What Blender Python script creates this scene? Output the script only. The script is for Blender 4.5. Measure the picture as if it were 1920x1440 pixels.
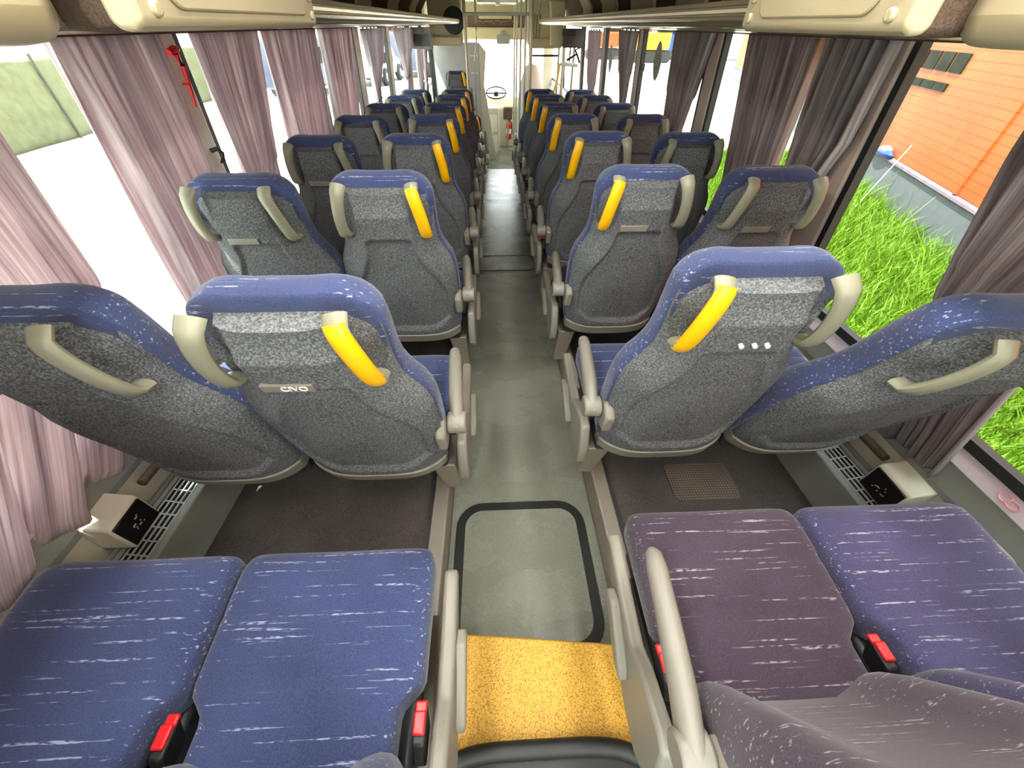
import bpy, bmesh, math, random
from mathutils import Vector, Matrix

for o in list(bpy.data.objects):
    bpy.data.objects.remove(o)
SC = bpy.context.scene
COL = SC.collection
rnd = random.Random(7)
PI = math.pi

# ---------------------------------------------------------------- camera
# world: X to the bus's right, Y to its front, Z up; the aisle floor falls gently to the front
SLOPE = .0436
def zf(y): return -SLOPE * y
TH, PS, RO, FPX = .7528, .048, .0077, 721.0
cam = bpy.data.cameras.new('camera'); camo = bpy.data.objects.new('camera', cam); COL.objects.link(camo)
fw = Vector((math.sin(PS)*math.cos(TH), math.cos(PS)*math.cos(TH), -math.sin(TH)))
rt = Vector((math.cos(PS), -math.sin(PS), 0)); up = rt.cross(fw)
r2 = rt*math.cos(RO) + up*math.sin(RO); u2 = -rt*math.sin(RO) + up*math.cos(RO)
m = Matrix((r2, u2, -fw)).transposed().to_4x4(); m.translation = Vector((-.0786, 0, 1.3505))
camo.matrix_world = m
cam.sensor_fit = 'HORIZONTAL'; cam.sensor_width = 36; cam.lens = 36*FPX/1920; cam.clip_start = .02
SC.camera = camo

# ---------------------------------------------------------------- world, sun, exposure
W = bpy.data.worlds.new('world'); SC.world = W; W.use_nodes = True
bg = W.node_tree.nodes['Background']; bg.inputs[0].default_value = (.93, .97, 1, 1); bg.inputs[1].default_value = 1.25
sun = bpy.data.lights.new('sun', 'SUN'); sun.energy = 4.2; sun.angle = math.radians(1.5); sun.color = (1, .95, .86)
suno = bpy.data.objects.new('sun', sun); COL.objects.link(suno)
suno.rotation_euler = Vector((.42, .22, -1.0)).to_track_quat('-Z', 'Y').to_euler(); suno.location = (-20, -8, 40)
vs = SC.view_settings
vs.view_transform = 'Standard'; vs.look = 'None'; vs.gamma = 1; vs.use_curve_mapping = False; vs.exposure = 3.2

# ---------------------------------------------------------------- materials
def srgb(r, g, b):
    f = lambda c: (c/255/12.92) if c/255 <= .04045 else ((c/255+.055)/1.055)**2.4
    return (f(r), f(g), f(b), 1)
class NT:
    def __init__(s, name):
        s.m = bpy.data.materials.new(name); s.m.use_nodes = True; s.t = s.m.node_tree
        s.b = s.t.nodes['Principled BSDF']; s.out = s.t.nodes['Material Output']
    def n(s, typ, **kw):
        x = s.t.nodes.new(typ)
        for k, v in kw.items():
            if k.startswith('i_'):
                key = k[2:]; key = int(key) if key.isdigit() else key.replace('_', ' ')
                x.inputs[key].default_value = v
            else: setattr(x, k, v)
        return x
    def l(s, a, b): s.t.links.new(a, b)
    def coord(s, scale=(1, 1, 1), randomize=False, loc=(0, 0, 0)):
        tc = s.n('ShaderNodeTexCoord'); mp = s.n('ShaderNodeMapping'); mp.inputs['Scale'].default_value = scale; mp.inputs['Location'].default_value = loc
        src = tc.outputs['Object']
        if randomize:
            oi = s.n('ShaderNodeObjectInfo'); ad = s.n('ShaderNodeVectorMath', operation='MULTIPLY_ADD')
            s.l(oi.outputs['Random'], ad.inputs[0]); ad.inputs[1].default_value = (3.1, 7.7, 5.3); s.l(src, ad.inputs[2]); src = ad.outputs[0]
        s.l(src, mp.inputs['Vector']); return mp.outputs[0]
    def noise(s, vec, scale, detail=3, rough=.5):
        x = s.n('ShaderNodeTexNoise'); x.inputs['Scale'].default_value = scale; x.inputs['Detail'].default_value = detail; x.inputs['Roughness'].default_value = rough
        s.l(vec, x.inputs['Vector']); return x.outputs[0]
    def ramp(s, fac, *stops):
        x = s.n('ShaderNodeValToRGB'); e = x.color_ramp.elements
        while len(e) < len(stops): e.new(.5)
        for el, (p, c) in zip(e, stops): el.position = p; el.color = c
        s.l(fac, x.inputs[0]); return x.outputs[0]
    def mix(s, fac, a, b, blend='MIX'):
        x = s.n('ShaderNodeMix', data_type='RGBA', blend_type=blend)
        for sock, v in ((x.inputs[0], fac), (x.inputs[6], a), (x.inputs[7], b)):
            if hasattr(v, 'is_output'): s.l(v, sock)
            else: sock.default_value = v
        return x.outputs[2]
    def bump(s, h, strength=.3, dist=.002):
        x = s.n('ShaderNodeBump'); x.inputs['Strength'].default_value = strength; x.inputs['Distance'].default_value = dist
        s.l(h, x.inputs['Height']); s.l(x.outputs[0], s.b.inputs['Normal'])
    def col(s, c):
        if hasattr(c, 'is_output'): s.l(c, s.b.inputs['Base Color'])
        else: s.b.inputs['Base Color'].default_value = c

def plain(name, c, rough=.5, metal=0, spec=.5, grain=0, gscale=300, var=.12):
    t = NT(name); t.b.inputs['Roughness'].default_value = rough; t.b.inputs['Metallic'].default_value = metal
    t.b.inputs['Specular IOR Level'].default_value = spec
    v = t.coord(); n = t.noise(v, 6, 4)
    d = tuple(x*(1-var) for x in c[:3])+(1,); l = tuple(min(1, x*(1+var)) for x in c[:3])+(1,)
    t.col(t.ramp(n, (.3, d), (.7, l)))
    if grain: t.bump(t.noise(v, gscale, 2), grain, .001)
    return t.m
def seat_fabric(name, base, dark, streak, randomize=True):
    t = NT(name); b = t.b
    b.inputs['Roughness'].default_value = .95; b.inputs['Specular IOR Level'].default_value = .15
    b.inputs['Sheen Weight'].default_value = .25; b.inputs['Sheen Roughness'].default_value = .5
    v1 = t.coord((4.0, 170, 170), randomize); v2 = t.coord((70, 300, 300), randomize); v3 = t.coord((2, 2, 2), randomize)
    s1 = t.ramp(t.noise(v1, 1, 2, .4), (.62, (0, 0, 0, 1)), (.685, (1, 1, 1, 1)))
    s2 = t.ramp(t.noise(v2, 1, 2), (.42, (0, 0, 0, 1)), (.58, (1, 1, 1, 1)))
    st = t.mix(1.0, s1, s2, 'MULTIPLY')
    body = t.ramp(t.noise(v3, 2.5, 4), (.35, dark), (.65, base))
    vg = t.coord((1, 1, 1)); g = t.noise(vg, 420, 2)
    body = t.mix(.35, body, t.ramp(g, (.3, tuple(x*.45 for x in base[:3])+(1,)), (.7, tuple(min(1, x*1.7) for x in base[:3])+(1,))))
    t.col(t.mix(st, body, streak)); t.bump(g, .35, .001)
    return t.m
def carpet(name, a, b_, c, scale=260):
    t = NT(name); t.b.inputs['Roughness'].default_value = 1; t.b.inputs['Specular IOR Level'].default_value = .1
    v = t.coord(); g = t.noise(v, scale, 3, .6); g2 = t.noise(v, 7, 4)
    sp = t.ramp(g, (.36, a), (.5, b_), (.66, c))
    t.col(t.mix(.45, sp, t.ramp(g2, (.3, tuple(x*.7 for x in b_[:3])+(1,)), (.7, tuple(x*1.25 for x in b_[:3])+(1,)))))
    t.bump(g, .5, .002)
    return t.m
def curtain_mat(name, a, b_, c):
    t = NT(name); t.b.inputs['Roughness'].default_value = .95; t.b.inputs['Specular IOR Level'].default_value = .1
    uvn = t.n('ShaderNodeUVMap'); mps = []
    for sc in ((130, 2.2, 1), (26, .5, 1)):
        mp = t.n('ShaderNodeMapping'); mp.inputs['Scale'].default_value = sc; t.l(uvn.outputs[0], mp.inputs['Vector']); mps.append(mp.outputs[0])
    v, v2 = mps
    s = t.ramp(t.noise(v, 1, 3, .6), (.32, a), (.5, b_), (.70, c))
    s2 = t.ramp(t.noise(v2, 1, 2), (.3, a), (.7, c))
    cc = t.mix(.3, s, s2); t.col(cc)
    vg = t.coord(); t.bump(t.noise(vg, 500, 2), .3, .001)
    tr = t.n('ShaderNodeBsdfTranslucent'); t.l(cc, tr.inputs[0])
    mx = t.n('ShaderNodeMixShader'); mx.inputs[0].default_value = .42
    t.l(t.b.outputs[0], mx.inputs[1]); t.l(tr.outputs[0], mx.inputs[2]); t.l(mx.outputs[0], t.out.inputs[0])
    return t.m
def glass(name, tint=(.72, .76, .74, 1), refl=.03):
    t = NT(name)
    a = t.n('ShaderNodeBsdfTransparent'); a.inputs[0].default_value = tint
    g = t.n('ShaderNodeBsdfGlossy'); g.inputs['Roughness'].default_value = .02
    mx = t.n('ShaderNodeMixShader'); mx.inputs[0].default_value = refl
    t.l(a.outputs[0], mx.inputs[1]); t.l(g.outputs[0], mx.inputs[2]); t.l(mx.outputs[0], t.out.inputs[0])
    return t.m

M = {}
M['blue'] = seat_fabric('blue_streaked_fabric', srgb(62, 72, 108), srgb(50, 58, 88), srgb(150, 158, 182))
M['blue_orange_lit'] = seat_fabric('orange_lit_blue_fabric', srgb(72, 61, 74), srgb(58, 49, 60), srgb(160, 150, 156))  # blue last-row fabric with orange light from outside put into its colour
M['blue_faint_orange_lit'] = seat_fabric('faint_orange_lit_blue_fabric', srgb(74, 72, 104), srgb(62, 58, 84), srgb(165, 160, 176))  # same blue fabric, with less of the orange light mixed into its colour
M['shell'] = carpet('grey_speckled_carpet', srgb(48, 49, 50), srgb(98, 100, 101), srgb(152, 154, 155))
M['plastic'] = plain('warm_grey_plastic', srgb(131, 127, 116), .45, grain=.08, var=.05)
M['handle'] = plain('sage_grey_plastic', srgb(138, 136, 115), .35, var=.05)
M['yellow'] = plain('yellow_plastic', srgb(248, 186, 10), .3, var=.02)
M['red'] = plain('red_plastic', srgb(222, 24, 30), .35, var=.03)
M['black'] = plain('black_plastic', srgb(26, 25, 26), .5)
M['rubber'] = plain('black_rubber', srgb(24, 26, 24), .55, grain=.2)
M['frame'] = plain('dark_grey_steel', srgb(66, 66, 68), .5, metal=.3)
M['legm'] = plain('grey_painted_steel', srgb(140, 132, 120), .5, var=.06)
M['cream'] = plain('cream_plastic', srgb(182, 170, 136), .5, grain=.1, var=.05)
M['creamlt'] = plain('pale_cream_panel', srgb(214, 206, 186), .5, var=.04)
M['wallp'] = plain('wall_panel_cream', srgb(196, 190, 172), .55, grain=.08, var=.06)
M['greyp'] = plain('grey_panel', srgb(134, 136, 130), .55, var=.05)
M['lightgrey'] = plain('light_grey_panel', srgb(186, 188, 188), .5, var=.04)
M['sill'] = plain('pinkish_sill', srgb(206, 192, 196), .5, var=.05)
M['pillar'] = plain('beige_pillar', srgb(200, 178, 164), .5, var=.04)
M['brown'] = carpet('brown_fabric_lining', srgb(74, 60, 50), srgb(98, 82, 70), srgb(120, 102, 88), 300)
M['alu'] = plain('bronze_aluminium', srgb(176, 160, 132), .28, metal=.75, var=.06)
M['steel'] = plain('pale_metal_rail', srgb(176, 172, 152), .3, metal=.35, var=.05)
M['white'] = plain('white_plastic', srgb(236, 234, 226), .4, var=.02)
M['screen'] = plain('dark_screen', srgb(52, 56, 52), .2)
M['socket'] = plain('black_socket_face', srgb(16, 15, 16), .35)
M['pink'] = plain('pink_ink', srgb(236, 150, 170), .6, var=.03)
M['glass'] = glass('tinted_window_glass')
M['clear'] = glass('windscreen_glass', (.9, .93, .92, 1), .04)
M['curtain'] = curtain_mat('mauve_striped_curtain', srgb(146, 126, 133), srgb(204, 186, 190), srgb(238, 226, 227))
M['curtain_grey'] = curtain_mat('grey_striped_curtain', srgb(118, 106, 108), srgb(166, 153, 153), srgb(212, 203, 200))
M['curtain_backlit'] = curtain_mat('backlit_striped_curtain', srgb(150, 138, 142), srgb(204, 196, 202), srgb(238, 232, 236))  # lighter curtain copy; backlight from the windows is put into its colour
M['oval'] = plain('grey_film', srgb(126, 122, 112), .5)

def vinyl():
    t = NT('grey_green_vinyl'); t.b.inputs['Roughness'].default_value = .38; t.b.inputs['Specular IOR Level'].default_value = .4
    v = t.coord(); n = t.noise(v, 5, 6, .6); n2 = t.noise(v, 160, 2); n3 = t.noise(t.coord((1.0, 1.6, 1)), 3.2, 6, .6)
    c = t.ramp(n, (.3, srgb(120, 121, 108)), (.7, srgb(138, 139, 126)))
    c = t.mix(.12, c, t.ramp(n3, (.35, srgb(92, 96, 86)), (.7, srgb(146, 150, 140))))
    c = t.mix(.2, c, t.ramp(n2, (.35, srgb(84, 88, 78)), (.65, srgb(140, 144, 130))))
    t.col(c); t.bump(n2, .15, .001); t.l(t.ramp(n3, (.3, (.22,)*3+(1,)), (.7, (.32,)*3+(1,))), t.b.inputs['Roughness'])
    return t.m
M['vinyl'] = vinyl()
M['podium'] = carpet('dark_brown_grey_vinyl', srgb(64, 60, 56), srgb(82, 77, 73), srgb(98, 92, 88), 220)
def speckled(name, base, dots):
    t = NT(name); t.b.inputs['Roughness'].default_value = .6
    v = t.coord(); n = t.noise(v, 330, 3, .6)
    t.col(t.ramp(n, (.36, dots), (.5, base), (.75, tuple(min(1, x*1.3) for x in base[:3])+(1,)))); t.bump(n, .3, .001)
    return t.m
M['step'] = speckled('yellow_speckled_step', srgb(202, 154, 50), srgb(128, 94, 30))
def mat_grid():
    t = NT('ribbed_mat'); v = t.coord()
    w1 = t.n('ShaderNodeTexWave', wave_type='BANDS', bands_direction='X'); w1.inputs['Scale'].default_value = 30
    w2 = t.n('ShaderNodeTexWave', wave_type='BANDS', bands_direction='Y'); w2.inputs['Scale'].default_value = 30
    t.l(v, w1.inputs['Vector']); t.l(v, w2.inputs['Vector'])
    p = t.mix(1.0, w1.outputs[0], w2.outputs[0], 'MULTIPLY')
    n = t.ramp(t.noise(v, 9, 4), (.35, (.75,)*3+(1,)), (.65, (1,)*3+(1,)))
    t.col(t.mix(1.0, t.ramp(p, (.1, srgb(84, 74, 66)), (.6, srgb(124, 112, 100))), n, 'MULTIPLY')); t.b.inputs['Roughness'].default_value = .8
    return t.m
M['ribmat'] = mat_grid()
def cladding():
    t = NT('orange_cladding'); t.b.inputs['Roughness'].default_value = .6
    tc = t.n('ShaderNodeTexCoord'); sx = t.n('ShaderNodeSeparateXYZ'); t.l(tc.outputs['Object'], sx.inputs[0])
    md = t.n('ShaderNodeMath', operation='MODULO'); md.inputs[1].default_value = .105
    ad = t.n('ShaderNodeMath', operation='ADD'); ad.inputs[1].default_value = 20
    t.l(sx.outputs['Z'], ad.inputs[0]); t.l(ad.outputs[0], md.inputs[0])
    f = t.n('ShaderNodeMath', operation='LESS_THAN'); f.inputs[1].default_value = .012; t.l(md.outputs[0], f.inputs[0])
    n = t.ramp(t.noise(t.coord((1, 1, 1)), 1.5, 4), (.3, srgb(150, 66, 10)), (.7, srgb(164, 77, 15)))
    t.col(t.mix(f.outputs[0], n, srgb(124, 50, 6)))
    return t.m
M['orange'] = cladding()
M['concrete'] = plain('grey_concrete', srgb(82, 84, 90), .85, grain=.3, gscale=60, var=.12)
M['ledge'] = plain('pale_mauve_ledge', srgb(88, 76, 84), .8)
M['darkwin'] = plain('dark_window', srgb(30, 34, 26), .7, spec=.1, var=.4)
M['yard'] = plain('pale_yard', srgb(196, 192, 182), .9, grain=.3, gscale=40)
M['tarp'] = plain('pale_green_tarp', srgb(96, 98, 70), .8, var=.15)
M['steelpost'] = plain('fence_post', srgb(60, 66, 50), .6)
M['van'] = plain('blue_grey_paint', srgb(66, 72, 90), .3)
M['silver'] = plain('silver_paint', srgb(150, 152, 156), .3)
M['vyellow'] = plain('machine_yellow', srgb(190, 140, 10), .4)
M['vorange'] = plain('machine_orange', srgb(186, 62, 22), .4)
M['vblue'] = plain('truck_blue', srgb(20, 60, 150), .4)
M['tyre'] = plain('tyre_rubber', srgb(30, 30, 30), .7)
def grassm():
    t = NT('fresh_grass'); t.b.inputs['Roughness'].default_value = .6; t.b.inputs['Specular IOR Level'].default_value = .2
    v = t.coord(); t.col(t.ramp(t.noise(v, 9, 3), (.3, srgb(50, 80, 14)), (.5, srgb(78, 110, 20)), (.72, srgb(120, 142, 54))))
    tr = t.n('ShaderNodeBsdfTranslucent'); tr.inputs[0].default_value = srgb(120, 160, 20)
    mx = t.n('ShaderNodeMixShader'); mx.inputs[0].default_value = .25
    t.l(t.b.outputs[0], mx.inputs[1]); t.l(tr.outputs[0], mx.inputs[2]); t.l(mx.outputs[0], t.out.inputs[0])
    return t.m
M['grass'] = grassm()
def fill_lightm():
    t = NT('ceiling_fill_glow'); e = t.n('ShaderNodeEmission'); e.inputs[0].default_value = (1, .98, .95, 1); e.inputs[1].default_value = 6.5  # glow of the added fill strips, out of view on the ceiling
    t.l(e.outputs[0], t.out.inputs[0]); return t.m
M['lamp'] = fill_lightm()

# ---------------------------------------------------------------- mesh helpers
class MB:
    def __init__(s): s.v = []; s.f = []
    def add(s, vs, fs):
        o = len(s.v); s.v += [tuple(p) for p in vs]; s.f += [tuple(i+o for i in f) for f in fs]; return s
    def box(s, x0, x1, y0, y1, z0, z1, f=None):
        p = [(x, y, z) for z in (z0, z1) for y in (y0, y1) for x in (x0, x1)]
        if f: p = [f(q) for q in p]
        return s.add(p, [(0, 2, 3, 1), (4, 5, 7, 6), (0, 1, 5, 4), (2, 6, 7, 3), (0, 4, 6, 2), (1, 3, 7, 5)])
    def prism(s, poly, a, b, axis='x'):
        def P(u, v, w): return {'x': (w, u, v), 'y': (u, w, v), 'z': (u, v, w)}[axis]
        n = len(poly); vs = [P(u, v, a) for u, v in poly]+[P(u, v, b) for u, v in poly]
        return s.add(vs, [tuple(range(n))[::-1], tuple(range(n, 2*n))]+[(i, (i+1) % n, n+(i+1) % n, n+i) for i in range(n)])
    def rings(s, R, cap=True, closed=True):
        n = len(R[0]); vs = [p for r in R for p in r]; fs = []
        for k in range(len(R)-1):
            for i in range(n if closed else n-1):
                j = (i+1) % n; fs.append((k*n+i, k*n+j, (k+1)*n+j, (k+1)*n+i))
        if cap: fs += [tuple(range(n))[::-1], tuple((len(R)-1)*n+i for i in range(n))]
        return s.add(vs, fs)
    def tube(s, path, r, n=10, ry=None, ref=(0, 0, 1), cap=True):
        P = [Vector(p) for p in path]; R = []
        for i, p in enumerate(P):
            t = (P[min(i+1, len(P)-1)]-P[max(i-1, 0)]).normalized()
            a = Vector(ref).cross(t)
            if a.length < 1e-4: a = Vector((1, 0, 0)).cross(t)
            a.normalize(); b = t.cross(a)
            ra = r[i] if isinstance(r, (list, tuple)) else r
            rb = ra if ry is None else (ry[i] if isinstance(ry, (list, tuple)) else ry)
            R.append([p+a*ra*math.cos(2*PI*k/n)+b*rb*math.sin(2*PI*k/n) for k in range(n)])
        return s.rings(R, cap)
    def cyl(s, c, r, h, axis='z', n=24):
        c = Vector(c); d = {'x': Vector((1, 0, 0)), 'y': Vector((0, 1, 0)), 'z': Vector((0, 0, 1))}[axis]
        return s.tube([c-d*h/2, c+d*h/2], r, n, ref=(0, 1, 0) if axis != 'y' else (0, 0, 1))
    def grid(s, nu, nv, fn):
        vs = [fn(i/nu, j/nv) for j in range(nv+1) for i in range(nu+1)]
        return s.add(vs, [(j*(nu+1)+i, j*(nu+1)+i+1, (j+1)*(nu+1)+i+1, (j+1)*(nu+1)+i) for j in range(nv) for i in range(nu)])
    def build(s, name, mat, parent=None, bevel=0, seg=2, smooth=True, angle=40, loc=None, rot=None, solid=0):
        me = bpy.data.meshes.new(name); me.from_pydata(s.v, [], s.f); me.validate()
        bm = bmesh.new(); bm.from_mesh(me); bmesh.ops.recalc_face_normals(bm, faces=bm.faces); bm.to_mesh(me); bm.free()
        if smooth:
            me.polygons.foreach_set('use_smooth', [True]*len(me.polygons)); me.set_sharp_from_angle(angle=math.radians(angle))
        me.materials.append(M[mat] if isinstance(mat, str) else mat)
        o = bpy.data.objects.new(name, me); COL.objects.link(o)
        if parent: o.parent = parent
        if loc: o.location = loc
        if rot: o.rotation_euler = rot
        if solid:
            q = o.modifiers.new('s', 'SOLIDIFY'); q.thickness = solid; q.offset = 0
        if bevel:
            q = o.modifiers.new('b', 'BEVEL'); q.width = bevel; q.segments = seg; q.limit_method = 'ANGLE'; q.angle_limit = math.radians(35); q.harden_normals = False
        return o
def tag(o, label, cat, group=None):
    o['label'] = label; o['category'] = cat
    if group: o['group'] = group
    return o
def thing(name, label, cat, loc=(0, 0, 0), group=None, rz=0):
    o = bpy.data.objects.new(name, None); COL.objects.link(o); o.empty_display_size = .1
    o.location = loc; o.rotation_euler = (0, 0, rz); return tag(o, label, cat, group)
def struct(o): o['kind'] = 'structure'; return o
def stuff(o): o['kind'] = 'stuff'; return o
def lerp(tab, x):
    if x <= tab[0][0]: return tab[0][1]
    for (a, b), (c, d) in zip(tab, tab[1:]):
        if x <= c: return b+(d-b)*(x-a)/(c-a)
    return tab[-1][1]
def sm(x): x = max(0, min(1, x)); return x*x*(3-2*x)
def rrect(x0, x1, y0, y1, r, n=6):
    out = []
    for cx, cy, a in ((x1-r, y1-r, 0), (x0+r, y1-r, 90), (x0+r, y0+r, 180), (x1-r, y0+r, 270)):
        for k in range(n+1):
            t = math.radians(a+90*k/n); out.append((cx+r*math.cos(t), cy+r*math.sin(t)))
    return out

# ================================================================ BUS SHELL
YB, YF = -1.5, 10.3            # back wall, front
YE = 6.6                       # end of the sloped aisle floor
LOW = -.62                     # low floor at the front
AW = .2685                     # half width of aisle
PH = .12                       # podium above the aisle
def xw(z): return 1.215 - .058*(z-.525)   # glass plane leans in a little

# aisle floor (sloped), two slabs with a joint at 4.95
for k, (a, b) in enumerate(((.1, 4.945), (4.952, YE))):
    mb = MB(); mb.add([(-AW, a, zf(a)), (AW, a, zf(a)), (AW if not k else AW+.02, b, zf(b)), (-AW, b, zf(b) if not k else zf(b)),
                      (-AW, a, zf(a)-.06), (AW, a, zf(a)-.06), (AW, b, zf(b)-.06), (-AW, b, zf(b)-.06)],
                     [(0, 1, 2, 3), (7, 6, 5, 4), (0, 4, 5, 1), (1, 5, 6, 2), (2, 6, 7, 3), (3, 7, 4, 0)])
    struct(mb.build('floor', 'vinyl', smooth=False))
struct(MB().box(-AW, AW, 4.94, 4.957, zf(4.95)-.05, zf(4.95)-.004).build('trim', 'rubber', smooth=False))
struct(MB().box(-1.16, 1.16, 6.3, YF, LOW-.05, LOW).build('floor', 'vinyl', smooth=False))
struct(MB().box(-AW-.02, AW+.02, YE-.012, YE+.008, LOW, zf(YE)-.006).build('trim', 'greyp', smooth=False))
# podiums left and right
for s, nm in ((-1, 'left'), (1, 'right')):
    ye = 6.0 if s < 0 else 6.35
    mb = MB(); x0, x1 = s*(AW+.055), s*1.16
    def slab(mb, xa, xb, ya, yb, d0, d1):
        mb.add([(xa, ya, zf(ya)+d0), (xb, ya, zf(ya)+d0), (xb, yb, zf(yb)+d0), (xa, yb, zf(yb)+d0), (xa, ya, zf(ya)+d1), (xb, ya, zf(ya)+d1), (xb, yb, zf(yb)+d1), (xa, yb, zf(yb)+d1)],
               [(3, 2, 1, 0), (4, 5, 6, 7), (0, 1, 5, 4), (1, 2, 6, 5), (2, 3, 7, 6), (3, 0, 4, 7)])
        return mb
    struct(slab(MB(), x0, x1, YB, ye, -.1, PH).build('floor', 'podium', smooth=False))
    struct(slab(MB(), s*(AW+.002), s*(AW+.055), YB, ye, -.1, PH+.008).build('trim', 'legm', bevel=.006))
    struct(slab(MB(), s*(AW+.055), s*(AW+.07), YB, ye, PH-.01, PH+.004).build('trim', 'frame', smooth=False))
    struct(MB().box(s*.28, s*1.16, ye, ye+.02, LOW, zf(ye)+PH).build('trim', 'greyp', smooth=False))
# rear step in yellow and the black edge behind it
mb = MB(); d = .14
mb.prism([(-.262, .065), (.262, .065), (.262, .262), (-.262, .314)], zf(.2)-.05, zf(.2)+d, 'z')
tag(mb.build('floor_step', 'step', bevel=.006), 'yellow speckled step crossing the aisle in front of the camera', 'step')
mb = MB()
R = []
for k in range(25):
    a = PI*k/24; x = -.235*math.cos(a) if False else -.25+.5*k/24
    yy = .066 - .05*abs(x/.25)**5
    R.append((x, yy, zf(0)+.165))
mb.tube(R, .018, 10)
mb.prism([(-.26, -1.4), (.26, -1.4)]+[(p[0], p[1]) for p in reversed(R)], .04, .158, 'z')
tag(mb.build('rear_step', 'rubber'), 'black rubber edged upper step nearest the camera, behind the yellow step', 'step')

# hatches in the aisle
def hatch(nm, lab, x0, x1, y0, y1, r, w):
    ra = math.atan(SLOPE); cy = (y0+y1)/2
    t = thing('floor_hatch', lab, 'hatch', (0, cy, zf(cy))); t.rotation_euler = (-ra, 0, 0)
    o = rrect(x0, x1, y0-cy, y1-cy, r, 8); i = rrect(x0+w, x1-w, y0-cy+w, y1-cy-w, max(.01, r-w), 8); n = len(o)
    mb = MB(); vs = [(x, y, .001) for x, y in o]+[(x*.994, y*.994, .006) for x, y in o]+[(x, y, .006) for x, y in i]+[(x, y, .001) for x, y in i]
    mb.add(vs, [(a*n+k, a*n+(k+1) % n, (a+1)*n+(k+1) % n, (a+1)*n+k) for a in range(3) for k in range(n)])
    mb.build('rubber_frame', 'rubber', t)
    MB().prism(i, .0005, .004, 'z').build('hatch_lid', 'vinyl', t)
hatch('a', 'large aisle hatch with thick black rubber frame before the yellow step', -.25, .235, .27, .79, .10, .034)
hatch('b', 'small rounded aisle hatch with thin black outline further up the aisle', -.24, .25, 2.93, 3.24, .06, .009)

# side walls -----------------------------------------------------
PIL = {-1: [(-.2, -.06), (1.655, 1.80), (3.06, 3.2), (4.12, 4.28), (5.45, 5.6), (6.85, 7.0), (8.15, 8.3)],
       1: [(.02, .14), (1.43, 1.60), (2.66, 2.80), (4.10, 4.22), (5.45, 5.58), (6.80, 6.92), (8.6, 8.75)]}
ZS, ZT = .525, 1.40
for s, nm in ((-1, 'left'), (1, 'right')):
    # lower wall: cream panel, grey band, sill
    mb = MB(); mb.box(s*1.165, s*1.235, YB, YF, LOW-.1, .385); struct(mb.build('wall_'+nm, 'wallp', smooth=False))
    mb = MB(); mb.prism([(s*1.160, .38), (s*1.160, .40), (s*1.185, .465), (s*1.235, .465), (s*1.235, .38)], YB, YF, 'y'); struct(mb.build('trim', 'greyp', smooth=False))
    mb = MB(); mb.prism([(s*1.178, .462), (s*1.205, .508), (s*1.235, .512), (s*1.235, .462)], YB, YF, 'y'); struct(mb.build('trim', 'sill', bevel=.004))
    mb = MB(); mb.prism([(s*1.196, .505), (s*1.205, .53), (s*1.235, .53), (s*1.235, .505)], YB, YF, 'y'); struct(mb.build('trim', 'rubber', smooth=False))
    # upper wall above the windows (behind the rack)
    mb = MB(); mb.prism([(s*1.13, ZT-.02), (s*1.13, 1.62), (s*1.0, 1.78), (s*1.0, 1.86), (s*1.24, 1.86), (s*1.24, ZT-.02)], YB, YF, 'y'); struct(mb.build('wall_'+nm, 'wallp', smooth=False))
    P = PIL[s]
    for k, (a, b) in enumerate(P):
        mt = 'white' if s < 0 else 'pillar'
        mb = MB(); mb.add([(s*(xw(z)-dx), y, z) for z in (ZS, ZT) for dx, y in ((.026, a+.008), (.026, b-.008), (-.01, b), (-.01, a))],
                         [(0, 1, 2, 3), (7, 6, 5, 4), (0, 4, 5, 1), (1, 5, 6, 2), (2, 6, 7, 3), (3, 7, 4, 0)])
        struct(mb.build('trim', mt, bevel=.008))
        for q0, q1 in ((a-.022, a+.004), (b-.004, b+.022)):   # rubber glazing seal
            mb = MB(); mb.add([(s*(xw(z)-dx), y, z) for z in (ZS, ZT) for dx, y in ((.02, q0), (.02, q1), (-.012, q1), (-.012, q0))],
                             [(0, 1, 2, 3), (7, 6, 5, 4), (0, 4, 5, 1), (1, 5, 6, 2), (2, 6, 7, 3), (3, 7, 4, 0)])
            struct(mb.build('trim', 'rubber', smooth=False))
    ed = [YB]+[q for p in P for q in p]+[YF]
    n = 0
    for a, b in zip(ed[::2], ed[1::2]):
        n += 1
        mb = MB(); mb.add([(s*(xw(z)+e), y, z) for e in (0, .004) for z, y in ((ZS, a), (ZS, b), (ZT, b), (ZT, a))],
                         [(0, 1, 2, 3), (7, 6, 5, 4), (0, 4, 5, 1), (1, 5, 6, 2), (2, 6, 7, 3), (3, 7, 4, 0)])
        struct(mb.build('window_%d' % (n+(0 if s < 0 else 10)), 'glass', smooth=False))

# ceiling, back wall with rear window
struct(MB().box(-1.24, 1.24, YB, YF, 1.85, 1.92).build('ceiling', 'creamlt', smooth=False))
mb = MB(); mb.box(-1.24, 1.24, YB-.06, YB, LOW, .62).box(-1.24, 1.24, YB-.06, YB, 1.62, 1.92).box(-1.24, -.98, YB-.06, YB, .62, 1.62).box(.98, 1.24, YB-.06, YB, .62, 1.62)
struct(mb.build('wall_back', 'wallp', smooth=False))
struct(MB().box(-.98, .98, YB-.04, YB-.03, .62, 1.62).build('window_30', 'glass', smooth=False))
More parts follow.
